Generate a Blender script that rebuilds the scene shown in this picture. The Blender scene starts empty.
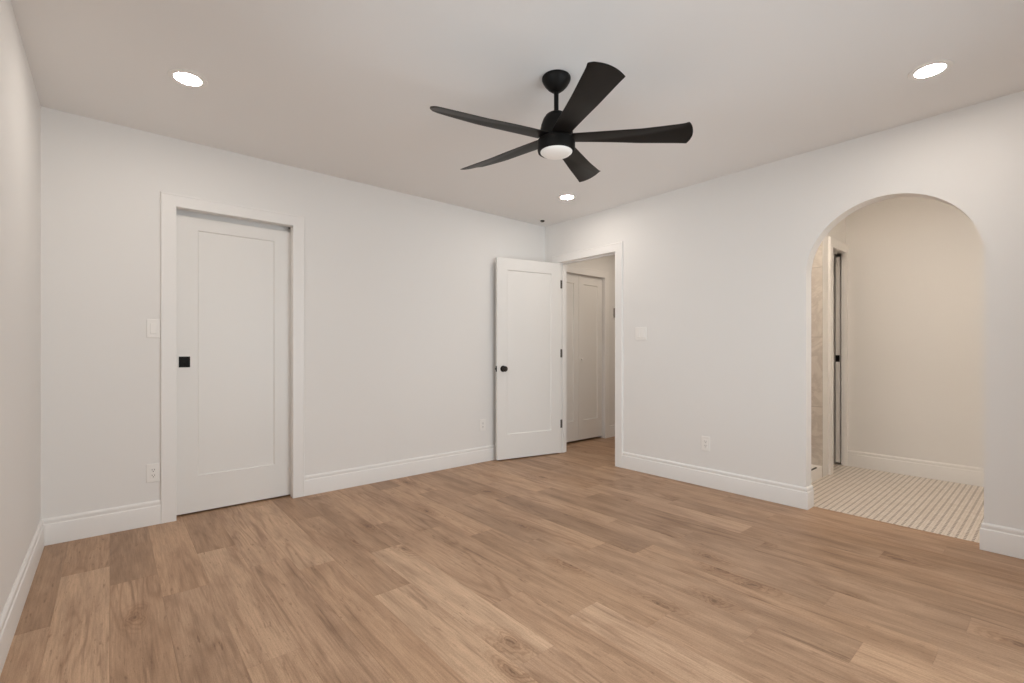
import bpy, bmesh, math, random
from mathutils import Vector, Matrix

# ------------------------------------------------------------------ camera
scene = bpy.context.scene
COL = scene.collection
random.seed(7)

cam_data = bpy.data.cameras.new('camera')
cam_data.sensor_width = 36.0
cam_data.lens = 470.5 / 1024 * 36.0
cam_data.shift_y = 9.5 / 1024
cam_data.clip_start = 0.05
cam = bpy.data.objects.new('camera', cam_data)
cam.location = (0.0, 0.0, 1.1)
cam.rotation_euler = (math.radians(90), 0, math.radians(-40.47))
COL.objects.link(cam)
scene.camera = cam

# ------------------------------------------------------------------ room dimensions (metres)
YB, XR, XL, YF, HC = 3.748, 3.683, -0.300, -0.62, 2.482   # back, right, left, front walls; ceiling
WT = 0.105                                               # wall thickness
XB = XR + WT                                             # far side of the right wall
HALL_Y, HALL_X, HALL_S = 3.765, 5.75, 2.36               # hallway
BATH_X, BATH_Y = 5.385, 1.36                             # bathroom
WIN1 = (0.35, 2.02, 0.72, 2.06)                          # left window (y0, y1, z0, z1), beside the camera
ADDED_WIN = (0.75, 3.00, 0.10, 2.06)                          # unseen window added behind the camera for light (x0, x1, z0, z1)

# ------------------------------------------------------------------ sky, daylight, exposure
world = bpy.data.worlds.new('sky')
scene.world = world
world.use_nodes = True
wn = world.node_tree
wn.nodes.clear()
w_out = wn.nodes.new('ShaderNodeOutputWorld')
w_bg = wn.nodes.new('ShaderNodeBackground')
w_bg.inputs['Color'].default_value = (0.95, 0.98, 1.0, 1)
w_bg.inputs['Strength'].default_value = 1.0
wn.links.new(w_bg.outputs[0], w_out.inputs[0])


def area(name, loc, rot, sx, sy, energy, color, shape='RECTANGLE'):
    d = bpy.data.lights.new(name, 'AREA')
    d.shape = shape
    d.size = sx
    d.size_y = sy
    d.energy = energy
    d.color = color
    o = bpy.data.objects.new(name, d)
    o.location = loc
    o.rotation_euler = rot
    COL.objects.link(o)
    return o


DAY = (0.85, 0.955, 1.02)
WARM = (1.0, 0.875, 0.735)
LAMP = (1.0, 0.91, 0.82)
# daylight by the left window and by the one added behind the camera (just outside the glass)
area('daylight_left', (XL - WT - 0.12, (WIN1[0] + WIN1[1]) / 2, (WIN1[2] + WIN1[3]) / 2),
     (0, math.radians(-90), 0), WIN1[3] - WIN1[2], WIN1[1] - WIN1[0], 23, DAY)
area('added_front_light', ((ADDED_WIN[0] + ADDED_WIN[1]) / 2, YF - WT - 0.12, (ADDED_WIN[2] + ADDED_WIN[3]) / 2),
     (math.radians(90), 0, 0), ADDED_WIN[1] - ADDED_WIN[0], ADDED_WIN[3] - ADDED_WIN[2], 52, DAY)
# ceiling lamps of the hallway, the bathroom and the fourth bedroom can, all outside the frame
area('hall_lamp', (4.55, 3.0, HC - 0.03), (0, 0, 0), 0.15, 0.15, 5.6, WARM, 'DISK')
area('bath_lamp', (4.05, 1.08, HC - 0.03), (0, 0, 0), 0.30, 0.30, 9.0, WARM, 'DISK')
area('bath_wall_fill', (4.35, YF + 0.04, 1.55), (math.radians(-90), 0, 0), 0.60, 0.25, 6.5, WARM)  # added fill without a fixture, lifts the low bathroom wall
area('bedroom_lamp', (0.30, 0.43, HC - 0.01), (0, 0, 0), 0.15, 0.15, 9.5, LAMP, 'DISK')
LAMP_STRENGTH = 125.0

scene.view_settings.view_transform = 'Standard'
scene.view_settings.look = 'None'
scene.view_settings.exposure = 0.0
scene.view_settings.gamma = 1.0
scene.view_settings.use_curve_mapping = False
scene.cycles.max_bounces = 12
scene.cycles.diffuse_bounces = 8


# ------------------------------------------------------------------ node helpers / materials
def lin(r, g, b):
    f = lambda v: (v / 255 / 12.92) if v / 255 <= 0.04045 else ((v / 255 + 0.055) / 1.055) ** 2.4
    return (f(r), f(g), f(b), 1)


class N:
    def __init__(self, name):
        self.m = bpy.data.materials.new(name)
        self.m.use_nodes = True
        self.t = self.m.node_tree
        self.t.nodes.clear()
        self.out = self.t.nodes.new('ShaderNodeOutputMaterial')

    def n(self, kind, **kw):
        nd = self.t.nodes.new(kind)
        for k, v in kw.items():
            if k.startswith('_'):
                nd.inputs[k[1:].replace('_', ' ')].default_value = v
            else:
                setattr(nd, k, v)
        return nd

    def l(self, a, b):
        self.t.links.new(a, b)

    def math(self, op, a, b=None, c=None, clamp=False):
        nd = self.t.nodes.new('ShaderNodeMath')
        nd.operation = op
        nd.use_clamp = clamp
        for i, v in enumerate((a, b, c)):
            if v is None:
                continue
            if isinstance(v, (int, float)):
                nd.inputs[i].default_value = v
            else:
                self.l(v, nd.inputs[i])
        return nd.outputs[0]

    def mix(self, fac, a, b, blend='MIX'):
        nd = self.t.nodes.new('ShaderNodeMix')
        nd.data_type = 'RGBA'
        nd.blend_type = blend
        for s, v in ((nd.inputs['Factor'], fac), (nd.inputs[6], a), (nd.inputs[7], b)):
            if isinstance(v, (int, float, tuple)):
                s.default_value = v
            else:
                self.l(v, s)
        return nd.outputs[2]

    def ramp(self, fac, stops):
        nd = self.t.nodes.new('ShaderNodeValToRGB')
        e = nd.color_ramp.elements
        while len(e) < len(stops):
            e.new(0.5)
        for el, (p, c) in zip(e, stops):
            el.position = p
            el.color = c if isinstance(c, tuple) else (c, c, c, 1)
        self.l(fac, nd.inputs[0])
        return nd.outputs[0]

    def combine(self, x, y, z):
        nd = self.t.nodes.new('ShaderNodeCombineXYZ')
        for i, v in enumerate((x, y, z)):
            if isinstance(v, (int, float)):
                nd.inputs[i].default_value = v
            else:
                self.l(v, nd.inputs[i])
        return nd.outputs[0]

    def noise(self, vec, scale, detail=4, rough=0.55, dist=0.0):
        nd = self.n('ShaderNodeTexNoise', _Scale=scale, _Detail=detail, _Roughness=rough, _Distortion=dist)
        self.l(vec, nd.inputs['Vector'])
        return nd.outputs['Fac']

    def bsdf(self, color, rough=0.5, metal=0.0, spec=0.5, bump=None, bump_s=0.1, bump_d=0.002):
        p = self.n('ShaderNodeBsdfPrincipled')
        for key, v in (('Base Color', color), ('Roughness', rough), ('Metallic', metal), ('Specular IOR Level', spec)):
            if isinstance(v, (int, float, tuple)):
                p.inputs[key].default_value = v
            else:
                self.l(v, p.inputs[key])
        if bump is not None:
            b = self.n('ShaderNodeBump', _Strength=bump_s, _Distance=bump_d)
            self.l(bump, b.inputs['Height'])
            self.l(b.outputs[0], p.inputs['Normal'])
        self.l(p.outputs[0], self.out.inputs[0])
        return p

    def coords(self):
        return self.n('ShaderNodeTexCoord').outputs['Object']


def paint(name, rgb, rough, tex=0.0, spec=0.4):
    k = N(name)
    if tex:
        co = k.coords()
        k.bsdf(rgb, rough, bump=k.noise(co, 260, 3, 0.6), bump_s=tex, bump_d=0.0012, spec=0.35)
    else:
        co = k.coords()
        k.bsdf(rgb, rough, bump=k.noise(co, 35, 2, 0.5), bump_s=0.02, bump_d=0.001, spec=spec)
    return k.m


M = {}
M['wall'] = paint('wall_paint', (0.80, 0.785, 0.765, 1), 0.65, 0.10)
M['ceiling'] = paint('ceiling_paint', (0.83, 0.82, 0.81, 1), 0.8, 0.10)
M['trim'] = paint('trim_paint', (0.83, 0.815, 0.795, 1), 0.38)
M['door'] = paint('door_paint', (0.80, 0.785, 0.76, 1), 0.4)
M['plate'] = paint('white_plastic', (0.86, 0.84, 0.81, 1), 0.32)
M['black'] = paint('black_metal', (0.0050, 0.0042, 0.0036, 1), 0.5, spec=0.16)
M['bronze'] = paint('dark_bronze', (0.016, 0.012, 0.009, 1), 0.36, spec=0.3)
M['hinge'] = paint('grey_metal', (0.10, 0.09, 0.08, 1), 0.45)
M['slot'] = paint('dark_slot', (0.05, 0.045, 0.04, 1), 0.6)
M['control'] = paint('grey_plastic', (0.22, 0.19, 0.165, 1), 0.5)
M['frame'] = paint('window_frame_paint', (0.80, 0.79, 0.77, 1), 0.4)
M['dark_void'] = paint('unlit_closet_dark', (0.35, 0.33, 0.31, 1), 0.8)  # unlit closet dark put into the colour, so door gaps stay black


def blade_mat():
    k = N('matte_black_blade')
    co = k.coords()
    n = k.noise(co, 9, 3, 0.6)
    c = k.mix(n, (0.0045, 0.0038, 0.0034, 1), (0.010, 0.0085, 0.0075, 1))
    k.bsdf(c, 0.42, spec=0.22, bump=k.noise(co, 120, 2), bump_s=0.05, bump_d=0.001)
    return k.m


M['blade'] = blade_mat()


def lens_mat(name, color, strength):
    k = N(name)
    p = k.bsdf((0.85, 0.83, 0.80, 1), 0.35)
    p.inputs['Emission Color'].default_value = color
    p.inputs['Emission Strength'].default_value = strength
    return k.m


M['lamp_lens'] = lens_mat('recessed_lens_glow', LAMP + (1,), LAMP_STRENGTH)
M['fan_lens'] = lens_mat('fan_lens_frosted', (1.0, 0.92, 0.84, 1), 0.06)


def glass_mat():
    k = N('window_glass')
    tr = k.n('ShaderNodeBsdfTransparent')
    gl = k.n('ShaderNodeBsdfGlossy', _Roughness=0.02)
    fr = k.n('ShaderNodeFresnel', _IOR=1.45)
    mx = k.n('ShaderNodeMixShader')
    k.l(fr.outputs[0], mx.inputs[0])
    k.l(tr.outputs[0], mx.inputs[1])
    k.l(gl.outputs[0], mx.inputs[2])
    k.l(mx.outputs[0], k.out.inputs[0])
    return k.m


M['glass'] = glass_mat()


def wood_mat():
    k = N('oak_plank_floor')
    co = k.coords()
    sep = k.n('ShaderNodeSeparateXYZ')
    k.l(co, sep.inputs[0])
    X, Y = sep.outputs[0], sep.outputs[1]
    at = k.n('ShaderNodeAttribute', attribute_name='plank')
    sa = k.n('ShaderNodeSeparateColor')
    k.l(at.outputs['Color'], sa.inputs[0])
    tone, rid, hue = sa.outputs[0], sa.outputs[1], sa.outputs[2]
    ox = k.math('MULTIPLY', rid, 37.0)
    oy = k.math('MULTIPLY', hue, 53.0)
    # fine fibre grain
    fine = k.noise(k.combine(k.math('ADD', X, ox), k.math('MULTIPLY', k.math('ADD', Y, oy), 0.04), rid), 150, 6, 0.65, 0.3)
    # broad lengthwise bands
    band = k.noise(k.combine(k.math('ADD', X, ox), k.math('MULTIPLY', k.math('ADD', Y, oy), 0.13), rid), 13, 4, 0.6, 0.5)
    blot = k.noise(k.combine(k.math('ADD', X, ox), k.math('MULTIPLY', k.math('ADD', Y, oy), 0.5), rid), 6, 3, 0.6, 0.3)
    # cathedral rings: contour lines of a stretched noise
    cat = k.noise(k.combine(k.math('ADD', X, ox), k.math('MULTIPLY', k.math('ADD', Y, oy), 0.13), rid), 5.5, 2.2, 0.5, 0.35)
    ring = k.math('MULTIPLY_ADD', k.math('SINE', k.math('MULTIPLY', cat, 80.0)), 0.5, 0.5)
    ringm = k.ramp(k.noise(k.combine(k.math('ADD', X, oy), k.math('MULTIPLY', k.math('ADD', Y, ox), 0.35), rid), 3.2, 1, 0.5),
                   [(0.50, 0.0), (0.66, 1.0)])
    # knots
    vo = k.n('ShaderNodeTexVoronoi', voronoi_dimensions='2D', feature='F1', _Scale=3.3, _Randomness=1.0)
    wob = k.math('MULTIPLY', k.noise(k.combine(X, k.math('MULTIPLY', Y, 0.6), rid), 15, 3, 0.6), 0.075)
    kx = k.math('ADD', k.math('ADD', X, ox), k.math('ADD', wob, k.math('MULTIPLY', blot, 0.16)))
    k.l(k.combine(kx, k.math('ADD', k.math('MULTIPLY', k.math('ADD', Y, oy), 0.42), k.math('MULTIPLY', wob, -0.8)), rid), vo.inputs['Vector'])
    sc = k.n('ShaderNodeSeparateColor')
    k.l(vo.outputs['Color'], sc.inputs[0])
    has = k.math('GREATER_THAN', sc.outputs[0], 0.55)
    knot = k.math('MULTIPLY', k.ramp(vo.outputs['Distance'], [(0.010, 1.0), (0.062, 0.0)]), has)
    halo = k.math('MULTIPLY', k.ramp(vo.outputs['Distance'], [(0.03, 1.0), (0.26, 0.0)]), has)
    # dark mineral streaks
    strk = k.ramp(k.noise(k.combine(k.math('ADD', X, oy), k.math('MULTIPLY', k.math('ADD', Y, ox), 0.05), hue), 30, 3, 0.6, 0.4),
                  [(0.58, 0.0), (0.70, 1.0)])
    kring = k.math('MULTIPLY', k.math('MULTIPLY', k.math('POWER', k.math('MULTIPLY_ADD', k.math('SINE', k.math('MULTIPLY', vo.outputs['Distance'], 130.0)), 0.5, 0.5), 2.0), halo), 0.55)
    base = k.ramp(tone, [(0.0, lin(164, 134, 110)), (0.35, lin(187, 155, 128)), (0.7, lin(208, 174, 145)), (1.0, lin(220, 187, 157))])
    warm = k.mix(k.math('MULTIPLY', hue, 0.22), base, lin(200, 158, 118))
    c = k.mix(k.ramp(band, [(0.32, 0.62), (0.60, 0.0)]), warm, k.mix(1.0, warm, lin(196, 188, 182), 'MULTIPLY'))
    c = k.mix(k.ramp(blot, [(0.52, 0.0), (0.75, 0.30)]), c, lin(208, 176, 146))
    c = k.mix(k.math('MULTIPLY', k.ramp(fine, [(0.36, 1.0), (0.60, 0.0)]), 0.42), c, k.mix(1.0, c, lin(190, 180, 172), 'MULTIPLY'))
    c = k.mix(k.math('MULTIPLY', k.math('MULTIPLY', k.math('POWER', ring, 2.5), ringm), 0.44), c, k.mix(1.0, c, lin(180, 160, 142), 'MULTIPLY'))
    c = k.mix(k.math('MULTIPLY', strk, 0.46), c, k.mix(1.0, c, lin(165, 150, 140), 'MULTIPLY'))
    c = k.mix(k.math('MULTIPLY', halo, 0.30), c, k.mix(1.0, c, lin(205, 182, 158), 'MULTIPLY'))
    c = k.mix(kring, c, k.mix(1.0, c, lin(170, 145, 122), 'MULTIPLY'))
    c = k.mix(k.math('MULTIPLY', knot, 0.7), c, lin(110, 82, 62))
    speck = k.noise(k.combine(X, k.math('MULTIPLY', Y, 0.4), 0), 320, 3, 0.6)
    c = k.mix(k.math('MULTIPLY', k.ramp(speck, [(0.35, 1.0), (0.55, 0.0)]), 0.30), c, k.mix(1.0, c, lin(190, 180, 170), 'MULTIPLY'))
    fleck = k.ramp(k.noise(k.combine(k.math('ADD', X, oy), k.math('MULTIPLY', k.math('ADD', Y, ox), 0.16), hue), 85, 2, 0.55, 0.3),
                   [(0.63, 0.0), (0.72, 1.0)])
    fmask = k.ramp(k.noise(k.combine(k.math('ADD', X, ox), k.math('MULTIPLY', Y, 0.5), rid), 4.5, 2, 0.5), [(0.42, 0.25), (0.62, 1.0)])
    c = k.mix(k.math('MULTIPLY', k.math('MULTIPLY', fleck, fmask), 0.55), c, k.mix(1.0, c, lin(150, 128, 112), 'MULTIPLY'))
    rough = k.math('MULTIPLY_ADD', fine, 0.12, 0.40)
    k.bsdf(c, rough, spec=0.35, bump=fine, bump_s=0.12, bump_d=0.0012)
    return k.m


M['wood'] = wood_mat()


def tile_mat():
    k = N('basketweave_mosaic')
    co = k.coords()
    sep = k.n('ShaderNodeSeparateXYZ')
    k.l(co, sep.inputs[0])
    P = 0.0358
    fx = k.math('FRACT', k.math('DIVIDE', sep.outputs[0], P))
    gy = k.math('DIVIDE', sep.outputs[1], P)
    fy = k.math('FRACT', gy)
    ro = k.math('FRACT', k.math('MULTIPLY', k.math('FLOOR', gy), 0.5))
    fx2 = k.math('FRACT', k.math('ADD', fx, ro))
    # dark accent chips, a dashed line in every row
    iny = k.math('LESS_THAN', k.math('ABSOLUTE', k.math('SUBTRACT', fy, 0.5)), 0.165)
    inx = k.math('LESS_THAN', k.math('ABSOLUTE', k.math('SUBTRACT', fx2, 0.5)), 0.34)
    dark = k.math('MULTIPLY', iny, inx)
    # grout joints
    gx1 = k.math('LESS_THAN', k.math('ABSOLUTE', k.math('SUBTRACT', k.math('FRACT', k.math('MULTIPLY', fx2, 2.0)), 0.5)), 0.045)
    gy1 = k.math('LESS_THAN', k.math('ABSOLUTE', k.math('SUBTRACT', k.math('FRACT', k.math('ADD', fy, 0.5)), 0.5)), 0.04)
    gr = k.math('MAXIMUM', gx1, gy1)
    wn_ = k.n('ShaderNodeTexWhiteNoise', noise_dimensions='2D')
    k.l(k.combine(k.math('FLOOR', k.math('DIVIDE', sep.outputs[0], P)), k.math('FLOOR', gy), 0), wn_.inputs['Vector'])
    base = k.mix(wn_.outputs['Value'], (0.72, 0.64, 0.56, 1), (0.81, 0.74, 0.67, 1))
    c = k.mix(k.math('MULTIPLY', gr, 0.35), base, (0.48, 0.41, 0.33, 1))
    c = k.mix(k.math('MULTIPLY', dark, 0.8), c, (0.25, 0.195, 0.15, 1))
    k.bsdf(c, 0.35, spec=0.4)
    return k.m


M['tile'] = tile_mat()


def marble_mat():
    k = N('grey_marble_tile')
    co = k.coords()
    sep = k.n('ShaderNodeSeparateXYZ')
    k.l(co, sep.inputs[0])
    n = k.noise(co, 2.6, 8, 0.62, 1.8)
    vein = k.ramp(n, [(0.42, 0.0), (0.50, 1.0), (0.56, 0.0)])
    cl = k.noise(co, 5.0, 5, 0.6, 0.6)
    c = k.mix(cl, (0.62, 0.57, 0.52, 1), (0.80, 0.75, 0.69, 1))
    c = k.mix(k.math('MULTIPLY', vein, 0.45), c, (0.48, 0.43, 0.39, 1))
    fz = k.math('FRACT', k.math('DIVIDE', sep.outputs[2], 0.61))
    c = k.mix(k.math('MULTIPLY', k.math('LESS_THAN', fz, 0.008), 0.6), c, (0.35, 0.32, 0.29, 1))
    k.bsdf(c, 0.25, spec=0.5)
    return k.m


M['marble'] = marble_mat()


# ------------------------------------------------------------------ mesh helpers
def tag(o, label=None, cat=None, group=None, kind=None):
    if label:
        o['label'] = label
    if cat:
        o['category'] = cat
    if group:
        o['group'] = group
    if kind:
        o['kind'] = kind
    return o


def obj(name, bm, mat, parent=None, smooth=False, bevel=0.0, seg=2):
    bmesh.ops.recalc_face_normals(bm, faces=bm.faces[:])
    me = bpy.data.meshes.new(name)
    bm.to_mesh(me)
    bm.free()
    me.materials.append(mat)
    if smooth:
        me.polygons.foreach_set('use_smooth', [True] * len(me.polygons))
        me.set_sharp_from_angle(angle=math.radians(smooth if smooth is not True else 35))
    o = bpy.data.objects.new(name, me)
    COL.objects.link(o)
    if parent:
        o.parent = parent
    if bevel:
        b = o.modifiers.new('edges', 'BEVEL')
        b.width = bevel
        b.segments = seg
        b.limit_method = 'ANGLE'
        b.angle_limit = math.radians(40)
    return o


def empty(name, loc, rz=0.0):
    o = bpy.data.objects.new(name, None)
    o.empty_display_size = 0.1
    o.location = loc
    o.rotation_euler = (0, 0, rz)
    COL.objects.link(o)
    return o


def box(bm, x0, x1, y0, y1, z0, z1):
    v = [bm.verts.new(p) for p in ((x0, y0, z0), (x1, y0, z0), (x1, y1, z0), (x0, y1, z0),
                                   (x0, y0, z1), (x1, y0, z1), (x1, y1, z1), (x0, y1, z1))]
    for f in ((0, 3, 2, 1), (4, 5, 6, 7), (0, 1, 5, 4), (1, 2, 6, 5), (2, 3, 7, 6), (3, 0, 4, 7)):
        bm.faces.new([v[i] for i in f])


def boxes(*bs):
    bm = bmesh.new()
    for b in bs:
        box(bm, *b)
    return bm


def slab(outline, to3, d0, d1):
    """outline: 2-D polygon; to3(u, v, d) -> point.  Extruded from d0 to d1."""
    bm = bmesh.new()
    a = [bm.verts.new(to3(u, v, d0)) for u, v in outline]
    b = [bm.verts.new(to3(u, v, d1)) for u, v in outline]
    bm.faces.new(a)
    bm.faces.new(b[::-1])
    n = len(a)
    for i in range(n):
        j = (i + 1) % n
        bm.faces.new((a[i], b[i], b[j], a[j]))
    bm.normal_update()
    bmesh.ops.triangulate(bm, faces=[f for f in bm.faces if len(f.verts) > 4])
    return bm


def lathe(bm, prof, seg=32, axis='Z', origin=(0, 0, 0)):
    """prof: list of (r, h); revolved about axis through origin."""
    rings = []
    for r, h in prof:
        ring = []
        for i in range(seg):
            a = 2 * math.pi * i / seg
            p = (r * math.cos(a), r * math.sin(a), h)
            if axis == 'Y':
                p = (p[0], p[2], p[1])
            elif axis == 'X':
                p = (p[2], p[0], p[1])
            ring.append(bm.verts.new(tuple(p[k] + origin[k] for k in range(3))))
        rings.append(ring)
    for A, B in zip(rings, rings[1:]):
        for i in range(seg):
            j = (i + 1) % seg
            bm.faces.new((A[i], A[j], B[j], B[i]))
    bm.faces.new(rings[0][::-1])
    bm.faces.new(rings[-1])


def sweep(bm, path, prof, to3, side=1):
    """Mitred sweep.  path: 2-D points; prof: (offset to the side, height) closed profile;
    to3(u, v, h) -> point."""
    n = len(path)
    rings = []
    for i, p in enumerate(path):
        p = Vector(p)
        dirs = []
        if i > 0:
            dirs.append((p - Vector(path[i - 1])).normalized())
        if i < n - 1:
            dirs.append((Vector(path[i + 1]) - p).normalized())
        norms = [Vector((-d.y, d.x)) * side for d in dirs]
        m = norms[0] if len(norms) == 1 else (norms[0] + norms[1])
        if len(norms) == 2:
            m = m / max(0.2, (1 + norms[0].dot(norms[1])))
        rings.append([bm.verts.new(to3(p.x + m.x * o, p.y + m.y * o, h)) for o, h in prof])
    k = len(prof)
    for A, B in zip(rings, rings[1:]):
        for i in range(k):
            j = (i + 1) % k
            bm.faces.new((A[i], A[j], B[j], B[i]))
    bm.faces.new(rings[0])
    bm.faces.new(rings[-1][::-1])


BASE = [(0, 0), (0.016, 0), (0.016, 0.110), (0.0145, 0.116), (0.0105, 0.120), (0.0105, 0.128), (0.0118, 0.135),
        (0.0105, 0.142), (0.006, 0.148), (0.004, 0.150), (0, 0.150)]


def baseboard(name, paths, label):
    bm = bmesh.new()
    for p in paths:
        sweep(bm, p, BASE, lambda u, v, h: (u, v, h))
    o = obj(name, bm, M['trim'], smooth=20)
    return tag(o, label, 'baseboard', kind='structure')


CASE = [(0, 0), (0, 0.0155), (0.0025, 0.018), (0.070, 0.018), (0.072, 0.0195), (0.079, 0.0195), (0.082, 0.016), (0.082, 0)]


def casing(name, to3, u0, u1, top, label, z0=0.0, prof=CASE):
    """Flat door casing around an opening; to3(u, z, d) with d out of the wall."""
    bm = bmesh.new()
    sweep(bm, [(u0, z0), (u0, top), (u1, top), (u1, z0)], prof, to3)
    o = obj(name, bm, M['trim'], smooth=20)
    return tag(o, label, 'door trim', kind='structure')


def shaker(bm, w, h, t, stile, rail_t, rail_b, x0=0.0, y0=0.0, z0=0.0, rec=0.009, lip=0.006):
    """One-panel shaker door leaf, local x 0..w, y 0..t, z 0..h, recessed panel on both faces."""
    def ring(y, ins):
        a, b, c, d = stile + ins, w - stile - ins, rail_b + ins, h - rail_t - ins
        return [bm.verts.new((x0 + x, y0 + y, z0 + z)) for x, z in ((a, c), (b, c), (b, d), (a, d))]

    def outer(y):
        return [bm.verts.new((x0 + x, y0 + y, z0 + z)) for x, z in ((0, 0), (w, 0), (w, h), (0, h))]
    of, ob = outer(0), outer(t)
    for o, yy, s in ((of, 0, 1), (ob, t, -1)):
        r1 = ring(yy, 0)
        r2 = ring(yy + s * rec, lip)
        for i in range(4):
            j = (i + 1) % 4
            bm.faces.new((o[i], o[j], r1[j], r1[i]))
            bm.faces.new((r1[i], r1[j], r2[j], r2[i]))
        bm.faces.new(r2)
    for i in range(4):
        j = (i + 1) % 4
        bm.faces.new((of[i], ob[i], ob[j], of[j]))


# ------------------------------------------------------------------ floor and ceiling
PW, PX0, PL = 0.1805, -0.003, 1.215
SEAMS = {-1: 3.164, 0: 2.90, 1: 2.615, 2: 3.049, 3: 2.685, 4: 2.485, 5: 2.007, 6: 2.45, 8: 1.330, 9: 2.29, 10: 0.786,
         11: 0.491, 13: 0.675, 14: 0.247, 15: 1.115, 16: 2.483, 17: 0.64}
TONES = {(-1, 0): 0.30, (-1, -1): 0.72, (0, 0): 0.12, (0, -1): 0.52, (1, 0): 0.55, (1, -1): 0.36, (2, 0): 0.20, (2, -1): 0.70,
         (2, -2): 0.62, (3, 0): 0.68, (3, -1): 0.50, (4, 0): 0.80, (4, -1): 0.48, (5, 0): 0.30, (5, -1): 0.86, (6, 0): 0.18,
         (6, -1): 0.88, (6, -2): 0.60, (7, 0): 0.40, (8, 0): 0.25, (8, -1): 0.72, (8, -2): 0.66, (9, 0): 0.66, (9, -1): 0.34,
         (10, 0): 0.35, (10, 1): 0.30, (10, 2): 0.62, (11, 0): 0.36, (11, 1): 0.58, (11, -1): 0.80, (13, 0): 0.40, (13, 1): 0.6,
         (14, 0): 0.35, (14, -1): 0.55, (10, -1): 0.5}


def plank_floor():
    bm = bmesh.new()
    layer = bm.loops.layers.float_color.new('plank')
    rnd = random.Random(21)
    ymin, ymax, g, dz = YF, 4.45, 0.0006, 0.0010
    for k in range(-2, 33):
        xa, xb = max(XL - 0.0, PX0 + k * PW), PX0 + (k + 1) * PW
        lo = YF
        if xb <= XL:
            continue
        y = SEAMS.get(k, rnd.uniform(0, PL))
        i0 = math.floor((ymin - y) / PL)
        i1 = math.ceil((ymax - y) / PL)
        for i in range(i0, i1):
            ya, yb = max(ymin, y + i * PL), min(ymax, y + (i + 1) * PL)
            tone = TONES.get((k, i), rnd.triangular(0.08, 0.75, 0.36))
            tone += 0.14 if k < 9 else (-0.06 if k > 10 else 0.0)  # lighter planks left, darker right: uneven floor light put into the tone
            tone = min(1.0, max(0.02, tone))
            col = (tone, rnd.random(), rnd.random(), 1)
            pieces = [(xa, xb, ya, yb)]
            if xa > XB - PW and ya < HALL_S:          # right of the arch the bathroom tile begins
                pieces = [(xa, min(xb, XB), ya, min(yb, HALL_S))] if xa < XB else []
                if yb > HALL_S:
                    pieces.append((xa, xb, HALL_S, yb))
            for a, b, c, d in pieces:
                if b - a < 0.003 or d - c < 0.003:
                    continue
                o = [bm.verts.new(p) for p in ((a, c, -dz), (b, c, -dz), (b, d, -dz), (a, d, -dz))]
                n = [bm.verts.new(p) for p in ((a + g, c + g, 0), (b - g, c + g, 0), (b - g, d - g, 0), (a + g, d - g, 0))]
                fs = [bm.faces.new(n)]
                for q in range(4):
                    r = (q + 1) % 4
                    fs.append(bm.faces.new((o[q], o[r], n[r], n[q])))
                for f in fs:
                    for lp in f.loops:
                        lp[layer] = col
    o = obj('floor', bm, M['wood'])
    return tag(o, 'brown oak plank floor of the bedroom and hallway', 'floor', kind='structure')


plank_floor()
bm = boxes((XB, HALL_X, YF, HALL_S - 0.11, -0.03, 0.0005))
tag(obj('floor_bathroom', bm, M['tile']), 'cream mosaic tile floor with dark dashed lines beyond the arch', 'floor', kind='structure')
bm = boxes((XL - WT, HALL_X + WT, YF - WT, 4.5, HC, HC + 0.1))
tag(obj('ceiling', bm, M['ceiling']), 'flat painted ceiling over the whole room', 'ceiling', kind='structure')
bm = boxes((XL - WT, HALL_X + WT, YF - WT, 4.5, -0.12, -0.031))
tag(obj('floor_base', bm, M['dark_void']), 'concrete slab under the flooring', 'floor', kind='structure')

# ------------------------------------------------------------------ walls
PK0, PK1, PKT = 0.325, 1.036, 2.035            # pocket door clear opening
EN0, EN1, ENT = 2.782, 3.540, 2.050            # entry door clear opening (along Y)
BF0, BF1, BFT = 3.850, 4.742, 2.020            # bifold closet clear opening in the hallway
AR0, AR1, ARZ = 0.286, 1.163, 1.634           # arch
J = 0.018                                      # jamb board thickness

# back wall, with the pocket door opening
bm = slab([(XL - WT, 0), (PK0 - J, 0), (PK0 - J, PKT + J), (PK1 + J, PKT + J), (PK1 + J, 0), (XB, 0), (XB, HC), (XL - WT, HC)],
          lambda u, v, d: (u, d, v), YB, YB + 0.125)
tag(obj('wall_back', bm, M['wall']), 'white wall with the closed pocket door', 'wall', kind='structure')

# right wall, with the arch and the entry opening
arch = []
cy, r = (AR0 + AR1) / 2, (AR1 - AR0) / 2
NA = 48
for i in range(NA + 1):
    a = math.pi - math.pi * i / NA
    arch.append((cy + r * math.cos(a), ARZ + r * math.sin(a)))
out = [(YF, 0), (AR0, 0)] + arch + [(AR1, 0), (EN0 - J, 0), (EN0 - J, ENT + J), (EN1 + J, ENT + J), (EN1 + J, 0), (YB, 0), (YB, HC), (YF, HC)]
bm = slab(out, lambda u, v, d: (d, u, v), XR, XB)
tag(obj('wall_right', bm, M['wall'], smooth=25), 'white wall with the round topped arch and the hallway door opening', 'wall', kind='structure')

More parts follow.
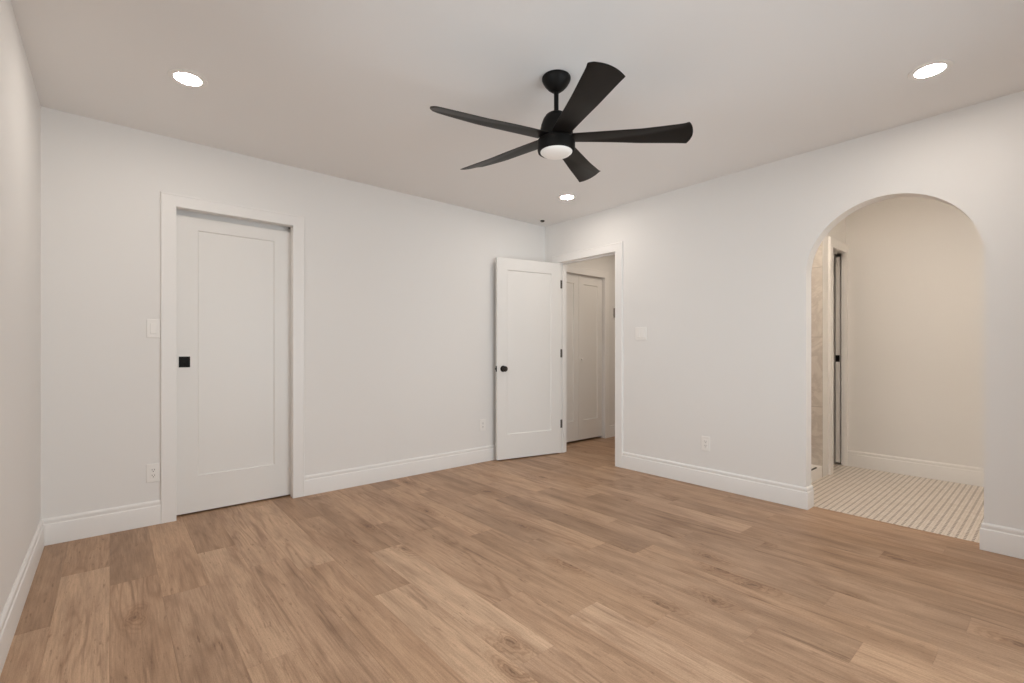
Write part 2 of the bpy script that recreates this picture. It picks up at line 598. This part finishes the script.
# left wall with its window, front wall with the added window (both out of frame)
def wall_with_window(to3, a0, a1, w, d0, d1):
    bm = bmesh.new()
    us, vs = [a0, w[0], w[1], a1], [0, w[2], w[3], HC]
    for i in range(3):
        for j in range(3):
            if i == 1 and j == 1:
                continue
            p = [to3(u, v, d) for d in (d0, d1) for u, v in ((us[i], vs[j]), (us[i + 1], vs[j]), (us[i + 1], vs[j + 1]), (us[i], vs[j + 1]))]
            vv = [bm.verts.new(q) for q in p]
            for f in ((0, 1, 2, 3), (4, 5, 6, 7), (0, 1, 5, 4), (1, 2, 6, 5), (2, 3, 7, 6), (3, 0, 4, 7)):
                bm.faces.new([vv[q] for q in f])
    bmesh.ops.remove_doubles(bm, verts=bm.verts[:], dist=1e-5)
    seen = {}
    for f in bm.faces:
        seen.setdefault(tuple(sorted(v.index for v in f.verts)), []).append(f)
    bm.verts.index_update()
    seen = {}
    for f in bm.faces:
        seen.setdefault(frozenset(v.index for v in f.verts), []).append(f)
    bmesh.ops.delete(bm, geom=[f for fs in seen.values() if len(fs) > 1 for f in fs], context='FACES_ONLY')
    return bm


bm = wall_with_window(lambda u, v, d: (d, u, v), YF - WT, YB, WIN1, XL - WT, XL)
tag(obj('wall_left', bm, M['wall']), 'white side wall at the left edge', 'wall', kind='structure')
bm = wall_with_window(lambda u, v, d: (u, d, v), XL, HALL_X, ADDED_WIN, YF - WT, YF)
tag(obj('wall_front', bm, M['wall']), 'white wall behind the camera', 'wall', kind='structure')


def window(name, to3, w, label):
    e = empty(name, to3((w[0] + w[1]) / 2, w[2], 0.03))
    inv = e.location.copy()
    T = lambda u, v, d: tuple(Vector(to3(u, v, d)) - inv)
    u0, u1, z0, z1 = w
    bm = bmesh.new()
    m = (u0 + u1) / 2
    for a, b, c, d in ((u0, u0 + .05, z0, z1), (u1 - .05, u1, z0, z1), (u0 + .05, u1 - .05, z0, z0 + .05), (u0 + .05, u1 - .05, z1 - .05, z1),
                       (m - .025, m + .025, z0 + .05, z1 - .05)):
        p, q = T(a, c, 0.02), T(b, d, 0.07)
        box(bm, min(p[0], q[0]), max(p[0], q[0]), min(p[1], q[1]), max(p[1], q[1]), p[2], q[2])
    obj('window_frame', bm, M['frame'], e, bevel=0.003)
    for a, b in ((u0 + .05, m - .025), (m + .025, u1 - .05)):
        bm = bmesh.new()
        p, q = T(a, z0 + .05, 0.042), T(b, z1 - .05, 0.048)
        box(bm, min(p[0], q[0]), max(p[0], q[0]), min(p[1], q[1]), max(p[1], q[1]), p[2], q[2])
        obj('pane', bm, M['glass'], e)
    return tag(e, label, 'window', kind='structure')


window('window_1', lambda u, v, d: (XL - d, u, v), WIN1, 'white framed window in the left wall beside the camera')
window('added_window_2', lambda u, v, d: (u, YF - d, v), ADDED_WIN, 'unseen white framed window added behind the camera for light')

# hallway shell
bm = slab([(XB, 0), (BF0 - J, 0), (BF0 - J, BFT + J), (BF1 + J, BFT + J), (BF1 + J, 0), (HALL_X, 0), (HALL_X, HC), (XB, HC)],
          lambda u, v, d: (u, d, v), HALL_Y, HALL_Y + 0.108)
tag(obj('wall_hallway', bm, M['wall']), 'white hallway wall with the closet doors', 'wall', kind='structure')
bm = boxes((HALL_X, HALL_X + WT, YF, 4.5, 0, HC))
tag(obj('wall_hallway_end', bm, M['wall']), 'white wall closing the hallway', 'wall', kind='structure')
bm = boxes((XB, HALL_X, HALL_S - 0.11, HALL_S, 0, HC))
tag(obj('wall_hallway_side', bm, M['wall']), 'white wall between the hallway and the bathroom', 'wall', kind='structure')
# closet spaces behind the pocket door and the bifold doors
bm = boxes((XL - WT, HALL_X, 4.40, 4.5, 0, HC), (XL - WT, XL, YB + 0.125, 4.40, 0, HC), (XB - 0.05, XB, YB + 0.125, 4.40, 0, HC))
tag(obj('wall_closet', bm, M['dark_void']), 'closet walls behind the doors, coloured dark for their shade', 'wall', kind='structure')

# bathroom shell
PX = (4.722, 4.940, 5.352)                     # end of shower, near jamb, far jamb of the bathroom doorway
bm = boxes((BATH_X, BATH_X + WT, YF, BATH_Y, 0, HC))
tag(obj('wall_bathroom', bm, M['wall']), 'plain cream wall seen through the arch', 'wall', kind='structure')
bm = boxes((PX[0], PX[1] - J, BATH_Y, BATH_Y + 0.12, 0, HC), (PX[1] - J, HALL_X, BATH_Y, BATH_Y + 0.12, 2.05, HC),
           (PX[2] + J, HALL_X, BATH_Y, BATH_Y + 0.027, 0, 2.05), (PX[2] + J, HALL_X, BATH_Y + 0.093, BATH_Y + 0.12, 0, 2.05))
tag(obj('wall_bathroom_side', bm, M['wall']), 'narrow white wall between the shower and the bathroom pocket door', 'wall', kind='structure')
bm = boxes((PX[0] + 0.001, PX[0] + 0.10, BATH_Y + 0.121, HALL_S - 0.111, 0, HC))
tag(obj('wall_shower_side', bm, M['wall']), 'white wall behind the shower', 'wall', kind='structure')
bm = boxes((PX[0] - 0.012, PX[0] - 0.0005, BATH_Y + 0.002, HALL_S - 0.111, 0, HC), (XB + 0.001, PX[0] - 0.012, HALL_S - 0.123, HALL_S - 0.1105, 0, HC))
tag(obj('wall_shower', bm, M['marble']), 'grey veined marble shower tile left of the narrow white wall', 'wall', kind='structure')
bm = boxes((XB + 0.001, PX[0] - 0.0125, BATH_Y + 0.002, BATH_Y + 0.13, 0, 0.10))
tag(obj('trim_6', bm, M['plate'], bevel=0.004), 'white shower curb on the mosaic floor', 'shower curb', kind='structure')
bm = boxes((XB + 0.2, 4.584, BATH_Y + 0.004, BATH_Y + 0.016, 0.10, 0.108))
tag(obj('trim_7', bm, M['slot'], bevel=0.001), 'dark metal strip along the shower curb', 'trim strip', kind='structure')

# ------------------------------------------------------------------ baseboards
ofs = 0.082
baseboard('baseboard_back', [[(PK0 - ofs, YB), (XL + 0.0, YB)], [(XR, YB), (PK1 + ofs, YB)]], 'white baseboard along the pocket door wall')
baseboard('baseboard_left', [[(XL, YB), (XL, YF)]], 'white baseboard along the left wall')
baseboard('baseboard_right', [[(XB, AR1), (XR, AR1), (XR, EN0 - ofs)], [(XR, YF), (XR, AR0), (XB, AR0)], [(XR, EN1 + ofs), (XR, YB)]],
          'white baseboard along the arch wall, wrapping into the arch')
baseboard('baseboard_hallway', [[(HALL_X, HALL_Y), (BF1 + ofs, HALL_Y)]], 'white baseboard on the hallway wall beside the closet doors')
baseboard('baseboard_bathroom', [[(BATH_X, YF), (BATH_X, BATH_Y)]], 'cream baseboard on the wall beyond the arch')

# ------------------------------------------------------------------ door trim
casing('trim_1', lambda u, z, d: (u, YB - d, z), PK0, PK1, PKT, 'white casing around the closed pocket door')
casing('trim_2', lambda u, z, d: (XR - d, u, z), EN0, EN1, ENT, 'white casing around the hallway door opening')
casing('trim_3', lambda u, z, d: (u, HALL_Y - d, z), BF0, BF1, BFT, 'white casing around the hallway closet doors')
bm = bmesh.new()
sweep(bm, [(PX[1], 0), (PX[1], 2.035), (BATH_X, 2.035)], CASE, lambda u, z, d: (u, BATH_Y - d, z))
sweep(bm, [(BATH_X, 0), (BATH_X, 2.035)], [(0, 0), (0.030, 0), (0.030, 0.014), (0.028, 0.016), (0, 0.016)], lambda u, z, d: (u, BATH_Y - d, z))
tag(obj('trim_4', bm, M['trim'], smooth=20), 'white casing around the bathroom pocket door', 'door trim', kind='structure')
# jamb liners
y0 = YB
bm = boxes((PK0 - J, PK0, y0, y0 + 0.124, 0, PKT), (PK1, PK1 + J, y0, y0 + 0.050, 0, PKT), (PK1, PK1 + J, y0 + 0.105, y0 + 0.124, 0, PKT),
           (PK0 - J, PK1 + J, y0, y0 + 0.046, PKT, PKT + J), (PK0, PK1, y0 + 0.104, y0 + 0.124, PKT - 0.03, PKT + J))
tag(obj('trim_5', bm, M['trim']), 'white split jamb inside the closed pocket door frame', 'door trim', kind='structure')
bm = boxes((XR, XB, EN0 - J, EN0, 0, ENT + J), (XR, XB, EN1 - 0.016, EN1 + J, 0, ENT + J), (XR, XB, EN0, EN1 - 0.016, ENT, ENT + J),
           (XR + 0.040, XR + 0.075, EN1 - 0.026, EN1 - 0.016, 0, ENT), (XR + 0.040, XR + 0.075, EN0, EN1 - 0.026, ENT - 0.011, ENT))
tag(obj('trim_8', bm, M['trim']), 'white jamb lining the hallway door opening', 'door trim', kind='structure')
bm = boxes((BF0 - J, BF0, HALL_Y, HALL_Y + 0.107, 0, BFT), (BF1, BF1 + J, HALL_Y, HALL_Y + 0.107, 0, BFT), (BF0 - J, BF1 + J, HALL_Y, HALL_Y + 0.107, BFT, BFT + J))
tag(obj('trim_9', bm, M['trim']), 'white jamb lining the hallway closet opening', 'door trim', kind='structure')
yb = BATH_Y
bm = boxes((PX[1] - J, PX[1], yb, yb + 0.119, 0, 2.035), (PX[2], PX[2] + J, yb, yb + 0.029, 0, 2.035), (PX[2], PX[2] + J, yb + 0.091, yb + 0.119, 0, 2.035),
           (PX[1] - J, PX[2] + J, yb, yb + 0.029, 2.035, 2.05), (PX[1] - J, PX[2] + J, yb + 0.091, yb + 0.119, 2.035, 2.05))
tag(obj('trim_10', bm, M['trim']), 'white split jamb of the bathroom pocket door', 'door trim', kind='structure')


# ------------------------------------------------------------------ doors
def square_pull(parent, x, y, z, w=0.062, h=0.072, face=-1):
    """Square flush pull with a dished centre, facing local -Y."""
    bm = bmesh.new()
    box(bm, x - w / 2, x - w / 2 + .010, y - .004, y, z - h / 2, z + h / 2)
    box(bm, x + w / 2 - .010, x + w / 2, y - .004, y, z - h / 2, z + h / 2)
    box(bm, x - w / 2 + .010, x + w / 2 - .010, y - .004, y, z - h / 2, z - h / 2 + .010)
    box(bm, x - w / 2 + .010, x + w / 2 - .010, y - .004, y, z + h / 2 - .010, z + h / 2)
    box(bm, x - w / 2 + .010, x + w / 2 - .010, y - .0008, y, z - h / 2 + .010, z + h / 2 - .010)
    p = obj('pull', bm, M['black'], parent, bevel=0.0008)
    bm = bmesh.new()
    lathe(bm, [(0.0, -0.0035), (0.006, -0.0030), (0.0085, -0.0008)], 20, 'Y', (x + 0.004, y, z - 0.010))
    obj('thumb_latch', bm, M['black'], p, smooth=True)
    p['label'] = 'black square flush pull'
    return p


# door 1: closed pocket door
d1 = empty('door_1', ((PK0 + PK1) / 2, YB + 0.0775, 0))
tag(d1, 'closed white one panel pocket door with a black square pull', 'door', kind='structure')
wl = PK1 + 0.014 - (PK0 + 0.002)
bm = bmesh.new()
shaker(bm, wl, 1.992, 0.035, 0.122, 0.086, 0.243, x0=PK0 + 0.002 - d1.location.x, y0=-0.0175, z0=0.012)
obj('door_leaf', bm, M['door'], d1, bevel=0.0012)
square_pull(d1, PK0 + 0.019 + 0.031 - d1.location.x, -0.0175, 1.027)

# door 2: entry door, swung open against the back wall
HG = Vector((3.673, 3.532))                      # hinge line
ang = math.atan2(0.160, -0.737)
d2 = empty('door_2', (HG.x, HG.y, 0), ang)
tag(d2, 'open white one panel door with a dark round knob, swung against the back wall', 'door', kind='structure')
# local x runs from hinge to free edge; the visible face is at local y = +0.035 (towards the camera)
DW = 0.756
bm = bmesh.new()
shaker(bm, DW, 2.024, 0.035, 0.112, 0.118, 0.248, x0=0.0, y0=0.0, z0=0.012)
obj('door_leaf', bm, M['door'], d2, bevel=0.0012)
KU, KZ = DW - 0.066, 0.922
for s, yy in ((1, 0.035), (-1, 0.0)):
    bm = bmesh.new()
    f = [(0.0, 0.0), (0.031, 0.0), (0.032, 0.003), (0.028, 0.008), (0.014, 0.010), (0.011, 0.014)]
    lathe(bm, [(r_, yy + s * h_) for r_, h_ in f], 32, 'Y', (KU, 0, KZ))
    if s < 0:
        kn = obj('rose', bm, M['bronze'], d2, smooth=True)
        kn['label'] = 'dark round knob plate on the hidden face'
        continue
    kn = obj('knob', bm, M['bronze'], d2, smooth=True)
    kn['label'] = 'dark bronze round door knob'
    bm = bmesh.new()
    f = [(0.0, 0.010), (0.010, 0.011), (0.011, 0.026), (0.020, 0.032), (0.027, 0.040), (0.0285, 0.048), (0.025, 0.056), (0.016, 0.061), (0.0, 0.062)]
    lathe(bm, [(r_, yy + s * h_) for r_, h_ in f], 12, 'Y', (KU, 0, KZ))
    obj('knob_grip', bm, M['bronze'], kn)
bm = boxes((DW - 0.001, DW + 0.0012, 0.006, 0.030, KZ - 0.028, KZ + 0.028), (DW + 0.001, DW + 0.011, 0.011, 0.025, KZ - 0.009, KZ + 0.009))
lt = obj('latch', bm, M['bronze'], d2, bevel=0.0006)
lt['label'] = 'dark latch plate on the door edge'
for hz in (1.82, 1.075, 0.315):
    bm = bmesh.new()
    lathe(bm, [(0.0, hz - 0.046), (0.0062, hz - 0.045), (0.0062, hz + 0.045), (0.0, hz + 0.046)], 14, 'Z', (-0.004, -0.004, 0))
    box(bm, -0.003, -0.0005, -0.002, 0.030, hz - 0.044, hz + 0.044)
    inv = (Matrix.Translation(d2.location) @ Matrix.Rotation(ang, 4, 'Z')).inverted()
    b2 = boxes((XR + 0.001, XR + 0.036, EN1 - 0.0185, EN1 - 0.0162, hz - 0.044, hz + 0.044))
    b2.transform(inv)
    me2 = bpy.data.meshes.new('hinge_leaf')
    b2.to_mesh(me2)
    b2.free()
    bm.from_mesh(me2)
    bpy.data.meshes.remove(me2)
    h = obj('hinge', bm, M['hinge'], d2, smooth=True)
    h['label'] = 'grey door hinge'

# door 3: bifold closet door in the hallway, two folding leaves
d3 = empty('door_3', ((BF0 + BF1) / 2, HALL_Y + 0.045, 0))
tag(d3, 'closed white two leaf bifold closet door in the hallway', 'door', kind='structure')
lw = (BF1 - BF0 - 0.018) / 2
for i in range(2):
    bm = bmesh.new()
    shaker(bm, lw, 1.990, 0.032, 0.085, 0.105, 0.235, x0=(-lw - 0.002) if i == 0 else 0.001, y0=-0.016, z0=0.026, rec=0.009)
    lf = obj('door_leaf', bm, M['door'], d3, bevel=0.0012)
    if i == 1:
        bm = bmesh.new()
        lathe(bm, [(0, -0.016), (0.008, -0.017), (0.007, -0.026), (0.014, -0.032), (0.016, -0.038), (0.012, -0.044), (0, -0.045)], 20, 'Y', (0.045, 0, 1.0))
        k_ = obj('knob', bm, M['plate'], lf, smooth=True)
        k_['label'] = 'small white knob'

# door 4: bathroom pocket door slid into its wall, only its edge with a black pull showing
d4 = empty('door_4', (PX[2] + 0.36, BATH_Y + 0.06, 0))
tag(d4, 'white pocket door slid into the bathroom wall, its edge with a black square pull showing', 'door', kind='structure')
bm = bmesh.new()
shaker(bm, 0.46, 1.99, 0.036, 0.11, 0.10, 0.24, x0=-0.352, y0=-0.018, z0=0.022)
obj('door_leaf', bm, M['door'], d4, bevel=0.0012)
bm = boxes((-0.3545, -0.3515, -0.0165, 0.0165, 0.995, 1.060), (-0.356, -0.354, -0.011, 0.011, 1.012, 1.043))
p4 = obj('edge_pull', bm, M['black'], d4, bevel=0.0006)
p4['label'] = 'black square edge pull'


# ------------------------------------------------------------------ ceiling fan
FX, FY = 1.714, 1.664
fan = empty('ceiling_fan', (FX, FY, HC))
tag(fan, 'black five blade ceiling fan with a round white light hanging from the ceiling', 'ceiling fan')


def fan_lathe(name, prof, mat, seg=48):
    bm = bmesh.new()
    lathe(bm, prof, seg)
    return obj(name, bm, mat, fan, smooth=40)


fan_lathe('canopy', [(0.0, 0.0), (0.070, 0.0), (0.0725, -0.004), (0.0725, -0.011), (0.069, -0.021), (0.058, -0.039), (0.043, -0.056),
                     (0.028, -0.068), (0.021, -0.073), (0.0, -0.074)], M['black'])
fan_lathe('downrod', [(0.0, -0.070), (0.0118, -0.070), (0.0118, -0.192), (0.0, -0.192)], M['black'], 24)
fan_lathe('motor_housing', [(0.0, -0.170), (0.018, -0.171), (0.020, -0.180), (0.040, -0.184), (0.054, -0.194), (0.066, -0.212), (0.076, -0.240), (0.083, -0.275),
                            (0.086, -0.310), (0.086, -0.318), (0.0, -0.318)], M['black'])
fan_lathe('hub_ring', [(0.0, -0.316), (0.090, -0.316), (0.0945, -0.321), (0.0945, -0.368), (0.0925, -0.376), (0.086, -0.379), (0.082, -0.376), (0.0, -0.374)], M['black'])
ln = fan_lathe('light_lens', [(0.0, -0.372), (0.081, -0.374), (0.080, -0.379), (0.072, -0.386), (0.054, -0.392), (0.028, -0.3955), (0.0, -0.3965)], M['fan_lens'])
ln['label'] = 'round frosted white light lens'

BZ = -0.307


def blade_mesh(ang):
    """A twisted, creased blade: the crease runs from the leading edge at the root to the trailing edge at the tip."""
    bm = bmesh.new()
    R0, R1, NR = 0.080, 0.667, 20
    VS = [0, .05] + [.05 + .09 * q for q in range(1, 10)] + [.95, 1]
    th = 0.0075
    top, bot = [], []
    for i in range(NR + 1):
        s = i / NR
        r = R0 + (R1 - R0) * s
        c = 0.096 + (0.142 - 0.096) * s          # chord
        a1 = math.radians(2 + 3 * s)                    # pitch of the trailing facet
        a2 = math.radians(10 + 9 * s)                   # pitch of the leading facet
        vc = 0.9 * s                                    # crease position, 0 = leading edge
        rt, rb = [], []
        for v in VS:
            # position along chord measured from the crease, leading side negative
            q = (v - vc) * c
            mid = (0.5 - vc) * c
            def zz(t):
                bl = 0.007
                w = 0.5 + 0.5 * math.tanh(t / bl)
                return t * (math.tan(a2) * (1 - w) + math.tan(a1) * w)
            h = zz(q) - zz(mid) * 1.0
            tt = (0.5 - v) * c                            # tangential: + = leading (counter-clockwise)
            edge = math.sin(math.pi * min(1, max(0, v))) ** 0.35 if 0 < v < 1 else 0.28
            rr = r
            if s > 0.9:
                rr = r - ((v - 0.40) ** 2) * 0.10 * ((s - 0.9) / 0.1)
            x = rr * math.cos(ang) - tt * math.sin(ang)
            y = rr * math.sin(ang) + tt * math.cos(ang)
            z = BZ + 0.026 * x + 0.034 * y + h
            rt.append(bm.verts.new((x, y, z + th / 2 * edge)))
            rb.append(bm.verts.new((x, y, z - th / 2 * edge)))
        top.append(rt)
        bot.append(rb)
    nv = len(VS)
    for i in range(NR):
        for j in range(nv - 1):
            bm.faces.new((top[i][j], top[i + 1][j], top[i + 1][j + 1], top[i][j + 1]))
            bm.faces.new((bot[i][j], bot[i][j + 1], bot[i + 1][j + 1], bot[i + 1][j]))
        bm.faces.new((top[i][0], bot[i][0], bot[i + 1][0], top[i + 1][0]))
        bm.faces.new((top[i][-1], top[i + 1][-1], bot[i + 1][-1], bot[i][-1]))
    for i in (0, NR):
        for j in range(nv - 1):
            bm.faces.new((top[i][j], top[i][j + 1], bot[i][j + 1], bot[i][j]))
    return bm


for q in range(5):
    obj('blade', blade_mesh(math.radians(-47.0 + 72 * q)), M['blade'], fan, smooth=50)

# ------------------------------------------------------------------ recessed ceiling lights
LAMPS = [((0.299, 2.882), 'lit round recessed ceiling light in front of the closed pocket door, left of the fan'),
         ((3.066, 0.426), 'lit round recessed ceiling light above the arch, right of the fan'),
         ((3.116, 2.892), 'lit round recessed ceiling light below the fan, near the open entry door')]


def recessed_light(x, y, label):
    e = empty('recessed_light', (x, y, HC))
    tag(e, label, 'ceiling light', 'recessed ceiling lights')
    bm = bmesh.new()
    seg = 48
    prof = [(0.0585, -0.0005), (0.0585, -0.004), (0.064, -0.0055), (0.084, -0.003), (0.0855, -0.0005)]
    rings = [[bm.verts.new((r_ * math.cos(2 * math.pi * i / seg), r_ * math.sin(2 * math.pi * i / seg), h_)) for i in range(seg)] for r_, h_ in prof]
    for A, B in zip(rings, rings[1:] + rings[:1]):
        for i in range(seg):
            bm.faces.new((A[i], A[(i + 1) % seg], B[(i + 1) % seg], B[i]))
    obj('trim_ring', bm, M['plate'], e, smooth=40)
    bm = bmesh.new()
    lathe(bm, [(0.0, -0.0006), (0.0583, -0.0006), (0.0583, -0.0035), (0.0, -0.0040)], 48)
    l_ = obj('lens', bm, M['lamp_lens'], e, smooth=40)
    l_['label'] = 'glowing round lens'
    return e


for (x, y), lb in LAMPS:
    recessed_light(x, y, lb)

# small ceiling fixture in the far corner
e = empty('ceiling_fixture', (3.466, 3.567, HC))
tag(e, 'tiny round ceiling fixture with a dark centre near the far corner', 'ceiling fixture')
bm = bmesh.new()
lathe(bm, [(0.0, -0.0005), (0.046, -0.0005), (0.046, -0.003), (0.040, -0.006), (0.0, -0.006)], 32)
obj('flange', bm, M['plate'], e, smooth=40)
bm = bmesh.new()
lathe(bm, [(0.0, -0.005), (0.022, -0.006), (0.022, -0.016), (0.014, -0.021), (0.0, -0.021)], 24)
c_ = obj('sprinkler_head', bm, M['slot'], e, smooth=40)
c_['label'] = 'dark centre'


# ------------------------------------------------------------------ switches and outlets
def wall_frame(name, wall, u, z):
    """Empty on the wall, local -Y pointing out of the wall, local X to the right as one faces it."""
    if wall == 'back':
        return empty(name, (u, YB, z), 0.0)
    return empty(name, (XR, u, z), math.radians(-90))


def plate(e, w, h):
    bm = boxes((-w / 2, w / 2, -0.0065, -0.0002, -h / 2, h / 2))
    return obj('cover_plate', bm, M['plate'], e, bevel=0.003, seg=3)


def switch(wall, u, z, gangs, label, w):
    e = wall_frame('light_switch', wall, u, z)
    tag(e, label, 'light switch', 'wall switches')
    plate(e, w, 0.117)
    for g_ in range(gangs):
        cx_ = (g_ - (gangs - 1) / 2) * 0.046
        bm = boxes((cx_ - 0.0175, cx_ + 0.0175, -0.0072, -0.004, -0.0345, 0.0345))
        s_ = obj('rocker_frame', bm, M['door'], e, bevel=0.0008)
        bm = bmesh.new()
        a = [(-0.0155, -0.0325), (0.0155, -0.0325), (0.0155, 0.0325), (-0.0155, 0.0325)]
        f_ = [bm.verts.new((cx_ + x_, -0.0122 if z_ < 0 else -0.0082, z_)) for x_, z_ in a]
        b_ = [bm.verts.new((cx_ + x_, -0.006, z_)) for x_, z_ in a]
        bm.faces.new(f_)
        bm.faces.new(b_[::-1])
        for i in range(4):
            bm.faces.new((f_[i], b_[i], b_[(i + 1) % 4], f_[(i + 1) % 4]))
        obj('rocker', bm, M['plate'], s_, bevel=0.0008)
    return e


def outlet(wall, u, z, label):
    e = wall_frame('power_outlet', wall, u, z)
    tag(e, label, 'power outlet', 'wall outlets')
    plate(e, 0.070, 0.117)
    bm = boxes((-0.0168, 0.0168, -0.0082, -0.004, -0.0335, 0.0335))
    r_ = obj('receptacle', bm, M['plate'], e, bevel=0.001)
    bm = bmesh.new()
    for zc in (0.0175, -0.0175):
        box(bm, -0.0075, -0.0050, -0.0088, -0.0075, zc - 0.001, zc + 0.0075)
        box(bm, 0.0048, 0.0075, -0.0088, -0.0075, zc - 0.0005, zc + 0.0065)
        lathe(bm, [(0.0, -0.0088), (0.0026, -0.0088), (0.0026, -0.0075), (0.0, -0.0075)], 12, 'Y', (0.0, 0, zc - 0.0075))
    s_ = obj('slots', bm, M['slot'], r_)
    s_['label'] = 'dark plug slots'
    return e


switch('back', 0.207, 1.243, 1, 'white single rocker light switch left of the pocket door', 0.070)
switch('right', 2.501, 1.258, 2, 'white double rocker light switch right of the hallway door opening', 0.117)
outlet('back', 0.206, 0.328, 'white wall outlet left of the pocket door, below the single switch')
outlet('back', 2.812, 0.364, 'white wall outlet beside the open entry door on the pocket door wall')
outlet('right', 1.887, 0.347, 'white wall outlet on the wall between the hallway opening and the arch')

# small control box on the hallway wall
e = empty('wall_control', (4.975, HALL_Y, 1.592))
tag(e, 'small grey control box on the hallway wall beside the closet doors', 'wall control')
bm = boxes((-0.045, 0.045, -0.022, -0.0002, -0.060, 0.060))
obj('box_body', bm, M['control'], e, bevel=0.004)
bm = boxes((-0.026, 0.026, -0.0235, -0.0215, -0.005, 0.040))
obj('display', bm, M['slot'], e, bevel=0.001)
